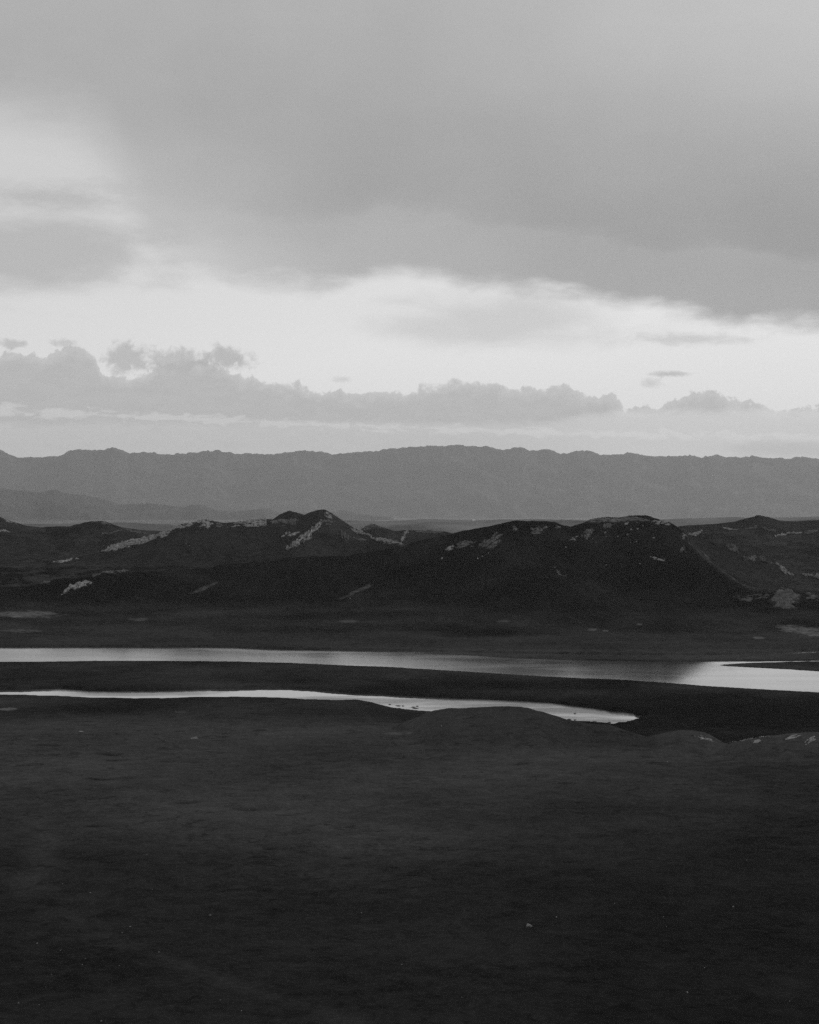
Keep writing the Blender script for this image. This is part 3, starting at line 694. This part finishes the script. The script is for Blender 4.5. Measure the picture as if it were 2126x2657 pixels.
    F_ = grid_faces(n_t, n_s)
    keep = (env.ravel()[F_] > -0.10).any(axis=1)
    F_ = F_[keep]
    used, inv = np.unique(F_.ravel(), return_inverse=True)
    Vv = np.stack([Xg, Yg, z], -1).reshape(-1, 3)[used]
    base = Vv.mean(axis=0); base[2] = Vv[:, 2].min()
    o = mesh_obj(name, Vv - base, inv.reshape(-1, 4), mat or m_rock, smooth=False, attrs={'turf': turf_crease.ravel()[used]})  # turf holds edge grass and the crevice shade painted into the joints
    o.location = base
    return thing(o, label, cat, group)

O = outcrop
# --- back left hill
O([(5, 1345), (22, 1353), (42, 1361)], 6, 2.5, 'thin pale rock band on the highest crest of the far left hill')
O([(-10, 1378), (10, 1378), (30, 1381)], 7, 3.0, 'short bright crag on the far left hillside below its crest band')
O([(260, 1360), (275, 1357), (289, 1362)], 7, 2.2, 'rounded grey rock cap on the low knob of the far left hill', m_rock2)
O([(264, 1386), (290, 1383), (312, 1376)], 5, 2.0, 'slanting grey ledge under the low knob of the far left hill', m_rock2)
O([(321, 1371), (345, 1379), (390, 1387)], 9, 2.5, 'broad grey rubble slope where the far left hill meets the rocky rib', m_rock2, 0.55)
# --- long diagonal rib
O([(140, 1461), (165, 1455), (205, 1449)], 6, 2.8, 'small detached pale ledge at the bottom end of the diagonal rock rib')
O([(272, 1430), (300, 1421), (330, 1412), (368, 1403), (402, 1394)], [5, 8, 11, 7, 6], 4.5, 'thick bright lower half of the rock rib running down the left ridge', None, 0.75)
O([(405, 1393), (434, 1382), (463, 1366), (500, 1360)], 7, 4.0, 'bright upper half of the diagonal rock rib climbing to the ridge crest', None, 0.7)
O([(508, 1358), (530, 1355), (552, 1357)], 10, 5.0, 'lone knobbly crag on the crest at the top of the diagonal rib', None, 0.7)
O([(555, 1361), (580, 1362)], 5, 2.5, 'low grey step of rock just right of the knobbly crest crag', m_rock2)
O([(596, 1363), (625, 1361), (655, 1358), (685, 1359)], 9, 4.5, 'long broken cliff along the ridge crest left of the sharp peak', None, 0.7)
O([(700, 1358), (722, 1352), (750, 1350), (775, 1352)], 10, 4.5, 'shaggy cliff under the small cone behind the sharp peak', m_rock2, 0.75)
# --- sharp peak
O([(730, 1397), (752, 1388), (775, 1379)], [8, 9, 6], 4.0, 'short pale rock patch on the left flank of the sharp peak', None, 0.55)
O([(748, 1422), (772, 1409), (795, 1392), (815, 1376), (832, 1360)], [5, 10, 11, 9, 7], 5.0, 'long bright rib falling from the sharp peak down its left face', None, 0.7)
O([(835, 1354), (850, 1354), (868, 1359)], 7, 3.5, 'arched grey ledge below the top of the sharp peak', m_rock2, 0.7)
O([(840, 1326), (852, 1334), (868, 1347)], 7, 3.0, 'pale streaks of stone right under the summit of the sharp peak', None, 0.6)
O([(890, 1376), (893, 1392), (906, 1401)], 8, 4.5, 'dark folded crag halfway down the right face of the sharp peak', m_rock2, 0.7)
O([(905, 1397), (930, 1401), (955, 1402)], 5, 3.0, 'grey scree ledge trailing right from the folded crag', m_rock2, 0.6)
O([(913, 1369), (935, 1381), (960, 1392)], 6, 3.5, 'thin bright spine down the right skyline of the sharp peak', None, 0.85)
O([(968, 1395), (990, 1400), (1015, 1405), (1042, 1411)], [5, 6, 6, 4], 3.2, 'pale crumbling tail of the peak spine reaching the dark front hill', None, 0.65)
O([(1020, 1420), (1045, 1417), (1062, 1415)], 6, 2.2, 'scatter of grey crags on the saddle between sharp peak and dark hill', m_rock2, 0.4)
# --- low rocky ridge behind the saddle
O([(936, 1377), (955, 1368), (975, 1366), (1000, 1376)], 7, 4.0, 'low grey rocky hump behind the spine of the sharp peak', m_rock2, 0.6)
O([(1042, 1404), (1049, 1391), (1058, 1378)], 4, 3.0, 'pale gully of stone on the low ridge behind the saddle', None, 0.65)
O([(1062, 1378), (1100, 1379), (1150, 1383)], 5, 3.5, 'long grey crag band along the low ridge behind the dark hill', m_rock2, 0.6)
# --- left foot of the dark hill
O([(160, 1542), (180, 1530), (205, 1519), (232, 1512)], [3, 5, 6, 6], 3.6, 'bright wedge of rock alone on the left end of the dark hill', None, 0.7)
O([(102, 1516), (118, 1512), (137, 1510)], 5, 2.2, 'dull low rock hump left of the bright wedge', m_rock2, 0.6)
O([(246, 1494), (268, 1485), (300, 1483), (340, 1483)], 4, 2.0, 'thin grey stone edging on the left crest of the dark hill', m_rock2, 0.45)
# --- dark hill, middle
O([(1158, 1429), (1168, 1423), (1179, 1419)], 5, 3.5, 'small bright crag at the low end of the cliff line on the dark hill', None, 0.7)
O([(1182, 1419), (1208, 1412), (1236, 1411)], 6, 3.8, 'pale low cliff left of the tall broken cliffs on the dark hill', m_rock2, 0.65)
O([(1240, 1424), (1262, 1412), (1285, 1402), (1300, 1392), (1318, 1386)], [8, 14, 16, 14, 8], 4.5, 'tall broken dark cliffs slanting up the left shoulder of the dark hill', m_rock2, 0.5)
O([(1330, 1375), (1342, 1371)], 5, 2.5, 'tiny crag between the tall broken cliffs and the hilltop', m_rock2)
O([(1374, 1381), (1398, 1378), (1424, 1370)], 9, 3.2, 'dim grey cliff under the flat left top of the dark hill', m_rock2, 0.5)
O([(1440, 1366), (1458, 1372)], 6, 2.2, 'dim rock knob beside the notch in the dark hilltop', m_rock2, 0.6)
O([(1510, 1398), (1526, 1385), (1538, 1366)], [10, 12, 8], 4.5, 'pillar-like crag below the notch of the dark hilltop', m_rock2, 0.6, 4.0)
O([(1474, 1402), (1490, 1399), (1506, 1392)], 5, 3.0, 'small pair of pale rocks left of the pillar-like crag', None, 0.45)
O([(1560, 1370), (1575, 1366), (1597, 1358)], 7, 3.8, 'pale crag right of the pillar-like crag, under the summit plateau', m_rock2, 0.65)
O([(1532, 1352), (1565, 1349), (1600, 1349), (1640, 1345), (1690, 1348)], 7, 1.6, 'long smooth grey rock cap along the highest top of the dark hill', m_rock2, 0.6, 5.0)
O([(1620, 1360), (1632, 1358)], 3, 2.0, 'tiny bright ledge in the middle under the rock cap', None, 0.6)
O([(1688, 1362), (1700, 1356), (1714, 1354), (1738, 1360)], [5, 9, 9, 6], 4.5, 'bright toothed crag at the right end of the dark hilltop', None, 0.5)
O([(1690, 1446), (1708, 1452), (1727, 1455)], 2.2, 1.8, 'thin pale stone streak low on the dark face', None, 0.6)
O([(1440, 1478), (1450, 1488), (1468, 1494)], 4, 1.8, 'dim stone streaks midway down the dark face, under the notch', m_rock2, 0.5)
# --- spur and ridge on the right
O([(1812, 1425), (1828, 1440), (1845, 1452)], 5, 1.8, 'broken grey stones on the steep grass spur right of the dark face', m_rock2, 0.45)
O([(1777, 1381), (1790, 1390)], 5, 2.5, 'grey rocks where the spur leaves the dark hilltop', m_rock2, 0.6)
O([(1850, 1408), (1862, 1420)], 6, 3.0, 'dim crag at the upper end of the toothed right ridge', m_rock2, 0.5)
O([(1885, 1418), (1905, 1425), (1918, 1434)], 8, 4.5, 'dark toothed rocks high on the right ridge', m_rock2, 0.65)
O([(1928, 1444), (1945, 1455), (1962, 1448)], [9, 9, 10], 5.0, 'pale-footed crag in the middle of the toothed right ridge', m_rock2, 0.65)
O([(1966, 1450), (1990, 1455), (2010, 1461)], 8, 4.5, 'grey jagged wall following the right ridge downhill', m_rock2, 0.65)
O([(2015, 1468), (2030, 1478), (2048, 1492), (2062, 1496)], 8, 5.0, 'brighter broken crag at the lower part of the right ridge', None, 0.5)
O([(2078, 1494), (2100, 1495), (2135, 1500)], 11, 5.5, 'row of upright pale rock teeth at the foot of the right ridge', None, 0.5, 2.6)
# --- back right hill
O([(1788, 1390), (1805, 1386), (1822, 1379)], [5, 7, 5], 4.5, 'bright slab-like crag at the near end of the back right hill', None, 0.7)
O([(1876, 1371), (1895, 1374), (1918, 1376)], 5, 4.0, 'bright stepped ledge along the rim of the back right hill', None, 0.65)
O([(1920, 1374), (1945, 1371), (1972, 1368)], 5, 4.0, 'dull ledge under the round top of the back right hill', m_rock2, 0.6)
O([(1978, 1370), (1995, 1376), (2020, 1381)], 5, 4.0, 'broken rim of rock dropping right from the round top', m_rock2, 0.6)
O([(2015, 1391), (2032, 1388), (2050, 1385), (2074, 1384)], [5, 5, 4, 4], 4.0, 'bright pale slabs at the right end of the back hill rim', None, 0.65)
O([(2080, 1388), (2105, 1381), (2135, 1372)], 9, 4.0, 'dark rubbly cliff rising at the far right of the back hill', m_rock2, 0.6)
# --- crag at the foot of the spur
O([(2000, 1560), (2020, 1558), (2050, 1558), (2074, 1558)], [17, 21, 21, 18], 6.0, 'big rounded cliff face below the end of the grass spur', m_rock2, 0.85, 6.5, 'rock_outcrop', 0.5, solid=0.45)
O([(1908, 1551), (1940, 1555), (1965, 1551), (1998, 1543)], 6, 3.0, 'low dark rock lip left of the big rounded cliff face', m_rock2, 0.6)
O([(2078, 1543), (2100, 1548), (2135, 1552)], 6, 3.0, 'low rock lip right of the big rounded cliff face', m_rock2, 0.6)
# --- bare ledges on the near mounds by the river
O([(1805, 1909), (1825, 1915), (1850, 1923)], 4, 0.7, 'bare scratched bank on the right side of the small grass mound', m_rock, 0.62, 1.8, 'eroded_bank', 0.4, None, 'earth bank')
O([(1890, 1927), (1925, 1922), (1955, 1916), (1990, 1911)], 3, 0.6, 'long bare streak along the crest of the right hand grass mound', m_rock, 0.62, 1.8, 'eroded_bank', 0.4, None, 'earth bank')
O([(1940, 1931), (1960, 1925), (1985, 1921)], 3, 0.6, 'short bare ledge just under the crest streak of the right hand mound', m_rock, 0.62, 1.8, 'eroded_bank', 0.4, None, 'earth bank')
O([(2030, 1920), (2050, 1914), (2080, 1908)], 4, 0.6, 'bare ledge halfway along the right hand mound', m_rock, 0.62, 1.8, 'eroded_bank', 0.4, None, 'earth bank')
O([(2090, 1930), (2105, 1918), (2130, 1912)], 7, 0.7, 'ragged bare patch at the high right end of the right hand mound', m_rock, 0.62, 1.8, 'eroded_bank', 0.4, None, 'earth bank')

# ------------------------------------------------------------------ loose stones
def stone_mesh(seed, sx_=1.0, sy_=0.8, sz_=0.7):   # uneven, cut faces
    """an angular block: a subdivided sphere cut by random planes"""
    rnd = np.random.RandomState(seed)
    t_ = np.linspace(0, np.pi, 9); p_ = np.linspace(0, 2 * np.pi, 15)[:-1]
    vs = [(0, 0, 1)]
    for a in t_[1:-1]:
        for b in p_: vs.append((math.sin(a) * math.cos(b), math.sin(a) * math.sin(b), math.cos(a)))
    vs.append((0, 0, -1)); v = np.array(vs)
    for _ in range(12):
        n = rnd.normal(size=3); n /= np.linalg.norm(n); d = rnd.uniform(0.42, 0.8)
        s = v @ n
        v = v - np.maximum(s - d, 0)[:, None] * n
    v = v * (1 + 0.04 * rnd.normal(size=(len(v), 1))) * np.array([sx_, sy_, sz_])
    fc = []; m_ = 14
    for k in range(m_): fc.append((0, 1 + k, 1 + (k + 1) % m_))
    for r in range(6):
        for k in range(m_):
            a = 1 + r * m_ + k; b = 1 + r * m_ + (k + 1) % m_
            fc.append((a, a + m_, b + m_)); fc.append((a, b + m_, b))
    last = len(v) - 1
    for k in range(m_): fc.append((last, 1 + 6 * m_ + (k + 1) % m_, 1 + 6 * m_ + k))
    return v, np.array(fc)
def stone(px, py, wpx, label, name='stone', cat='stone', group=None, seed=0, flat=0.75, mat=None):
    p = cast(px, py)
    r = 0.5 * wpx * p[1] / F
    v, f = stone_mesh(seed, 1.0, 0.8, flat)
    o = mesh_obj(name, v * r, f, mat or m_rock, smooth=False)
    o.location = (p[0], p[1], p[2] + r * flat * 0.45)
    o.rotation_euler = (0, 0, seed * 1.7)
    return thing(o, label, cat, group)
stone(1374, 2405, 19, 'largest pale boulder lying alone in the open dark meadow', 'boulder', 'boulder', None, 2, 0.8)
stone(545, 2376, 13, 'dull grey boulder sunk in the meadow turf beside a dark hollow', 'boulder', 'boulder', None, 5, 0.6, m_rock2)
MS = [(235, 2317), (339, 2405), (97, 2448), (413, 2471), (214, 2503), (310, 2506), (158, 2466), (134, 2528), (222, 2488), (49, 2603), (102, 2607), (263, 2650), (1043, 2503),
      (938, 2369), (119, 2562), (627, 2623), (573, 2595), (163, 2294), (382, 2218), (647, 2102), (1595, 2345), (1444, 2380), (1902, 2354), (1722, 2379), (1730, 2405), (1205, 2364), (1828, 2511),
      (1784, 2575), (2049, 2598), (1199, 2588), (1732, 1978), (1938, 2232), (317, 2420), (395, 2308), (1146, 1885)]
big = {(235, 2317): 6.5, (339, 2405): 6.5, (97, 2448): 7, (413, 2471): 5.5, (1902, 2354): 7, (1444, 2380): 6, (1784, 2575): 6, (49, 2603): 7, (263, 2650): 7}
for i, (a, b) in enumerate(MS):
    if (a, b) == (1146, 1885):
        stone(a, b, 5, 'single pale stone on the grass knoll beside the river', seed=i + 11)
    elif (a, b) == (1732, 1978):
        stone(a, b, 6, 'low pale stone on the turf in front of the small grass mound', seed=i + 11)
    elif (a, b) == (647, 2102):
        stone(a, b, 3.5, 'tiny pale stone far out in the middle of the meadow', seed=i + 11)
    else:
        stone(a, b, big.get((a, b), 4.2), 'small pale stone scattered on the dark meadow turf', group='small pale stones scattered on the meadow', seed=i + 11)
# boulders on the dark hill face
HB = [(1604, 1393, 8), (1629, 1390, 11), (1638, 1376, 9), (1661, 1464, 7), (1469, 1422, 7), (1573, 1393, 6), (1697, 1397, 9), (1571, 1384, 8), (1655, 1374, 8), (1669, 1365, 6), (1724, 1452, 6), (1573, 1467, 6),
      (1652, 1406, 5), (1637, 1409, 5), (1547, 1409, 6), (1538, 1399, 5), (1440, 1473, 5), (1147, 1451, 8), (1240, 1450, 7), (1252, 1445, 6), (1268, 1436, 6), (1256, 1516, 5), (1002, 1462, 4), (510, 1382, 5), (492, 1417, 4), (483, 1412, 4), (909, 1553, 5)]
for i, (a, b, w_) in enumerate(HB):
    if a < 700:
        stone(a, b, w_, 'small pale rock on the slope under the knobbly crest crag', 'rock', 'rock', 'rocks under the crest crag', 60 + i, 0.85)
    else:
        stone(a, b, w_ * 0.9, 'loose pale boulder scattered on the dark hill face', 'boulder', 'boulder', 'boulders on the dark hill face', 60 + i, 0.6 + 0.4 * ((i * 37) % 10) / 10)
# two pale flat slabs at the edge of the terrace
def slab(px, py, wpx, label, seed):
    p = cast(px, py); L = wpx * p[1] / F
    v, f = stone_mesh(seed, 0.6, 0.3, 0.22)
    o = mesh_obj('stone_slab', v * L, f, m_rock, smooth=False); o.location = (p[0], p[1], p[2] + 0.08 * L)
    thing(o, label, 'stone slab')
slab(213, 1900.5, 15, 'small flat pale slab lying on the edge of the river terrace', 201)
slab(506, 1916.5, 20, 'longer flat pale slab lying on the meadow short of the terrace edge', 204)
# mud islets in the river
def islet(px, py, wpx, label, seed, group=None):
    D_ = H * F / (py - Y0); r = 0.5 * wpx * D_ / F
    rnd = np.random.RandomState(seed)
    n = 22; rings = 5
    vs = [(0, 0, 0.30)]; ph = rnd.uniform(0, 6.28, 4)
    for k in range(1, rings + 1):
        q = k / rings
        for j in range(n):
            a = 2 * math.pi * j / n
            rr = r * q * (1 + 0.28 * math.sin(2 * a + ph[0]) + 0.18 * math.sin(3 * a + ph[1]) + 0.12 * math.sin(5 * a + ph[2]) + 0.05 * rnd.normal())
            vs.append((rr * math.cos(a), rr * math.sin(a) * 1.1, 0.30 * (1 - q ** 2) - 0.10 * q + 0.05 * rnd.normal() * (1 - q)))
    fc = [(0, 1 + j, 1 + (j + 1) % n) for j in range(n)]
    for k in range(rings - 1):
        for j in range(n):
            a = 1 + k * n + j; b = 1 + k * n + (j + 1) % n
            fc.append((a, a + n, b + n)); fc.append((a, b + n, b))
    o = mesh_obj('mud_islet', np.array(vs), np.array(fc), m_mud, smooth=True); o.location = ((px - CX) * D_ / F, D_, 0.02)
    thing(o, label, 'islet', group)
m_mud, t = new_mat('wet_mud')
pos = t.node('ShaderNodeNewGeometry').outputs['Position']
t.l.new(grey(t, t.m('MULTIPLY', 0.035, t.m('ADD', 0.5, t.noise(pos, 1.2, 4, 0.6)))), t.bs.inputs['Base Color'])
t.bs.inputs['Roughness'].default_value = 0.8
for i, (a, b, w_) in enumerate([(1012, 1828, 7), (1034, 1831.5, 20), (1046, 1832, 10), (1036, 1838.5, 13), (1073, 1835, 12), (1083, 1832.5, 8), (1078, 1838, 15)]):
    islet(a, b, w_, 'dark mud islet in the shallow bend beside the grass knoll', 301 + i, 'mud islets in the river bend')
islet(1492, 1851.5, 10, 'lone dark mud islet out in the bright end of the river', 320)
for i, (a, b, w_) in enumerate([(1478, 1866.5, 12), (1492, 1868, 10), (1543, 1872.5, 18), (1582, 1874.5, 10)]):
    islet(a, b, w_, 'dark mud islet close to the bank in the bright end of the river', 330 + i, 'mud islets along the bank')

# ------------------------------------------------------------------ lone white building far out on the plain
def far_building():
    Yb = 9300.0; Xb = (1230 - CX) * Yb / F
    zb = float(plain_h(np.array([1230.0]), np.array([Yb]))[0])
    e = bpy.data.objects.new('farm_building', None); COL.objects.link(e); e.location = (Xb, Yb, zb - 0.3)
    m_w, t = new_mat('whitewash')
    pos = t.node('ShaderNodeNewGeometry').outputs['Position']
    t.l.new(grey(t, t.m('ADD', 0.68, t.m('MULTIPLY', 0.15, t.noise(pos, 0.5, 3)))), t.bs.inputs['Base Color'])
    v = np.array([(-7, -4, 0), (7, -4, 0), (7, 4, 0), (-7, 4, 0), (-7, -4, 3.4), (7, -4, 3.4), (7, 4, 3.4), (-7, 4, 3.4)], float)
    mesh_obj('wall', v, np.array([(0, 1, 5, 4), (1, 2, 6, 5), (2, 3, 7, 6), (3, 0, 4, 7), (3, 2, 1, 0)]), m_w, e, False)
    v = np.array([(-7.5, -4.5, 3.3), (7.5, -4.5, 3.3), (7.5, 4.5, 3.3), (-7.5, 4.5, 3.3), (-7.5, 0, 5.6), (7.5, 0, 5.6)], float)
    mesh_obj('roof', v, np.array([(0, 1, 5, 4), (2, 3, 4, 5), (0, 4, 4, 3), (1, 2, 5, 5)])[:2], m_w, e, False)
    thing(e, 'tiny white building far out on the pale plain behind the hills', 'building')
far_building()

# ------------------------------------------------------------------ haze
def haze():
    x, y0_, y1_, z0_, z1_ = 47000.0, -3000.0, 63500.0, -8.0, 2500.0
    v = np.array([(-x, y0_, z0_), (x, y0_, z0_), (x, y1_, z0_), (-x, y1_, z0_), (-x, y0_, z1_), (x, y0_, z1_), (x, y1_, z1_), (-x, y1_, z1_)], float)
    f = np.array([(0, 3, 2, 1), (4, 5, 6, 7), (0, 1, 5, 4), (1, 2, 6, 5), (2, 3, 7, 6), (3, 0, 4, 7)])
    m = bpy.data.materials.new('haze_air'); m.use_nodes = True
    t = NT(m.node_tree); t.n.clear()
    out = t.node('ShaderNodeOutputMaterial'); pv = t.node('ShaderNodeVolumePrincipled')
    pv.inputs['Color'].default_value = (0.9, 0.9, 0.9, 1)
    pv.inputs['Density'].default_value = 1.05e-5
    pv.inputs['Anisotropy'].default_value = 0.3
    t.l.new(pv.outputs[0], out.inputs['Volume'])
    structure(mesh_obj('haze', v, f, m, smooth=False), 'stuff')
haze()
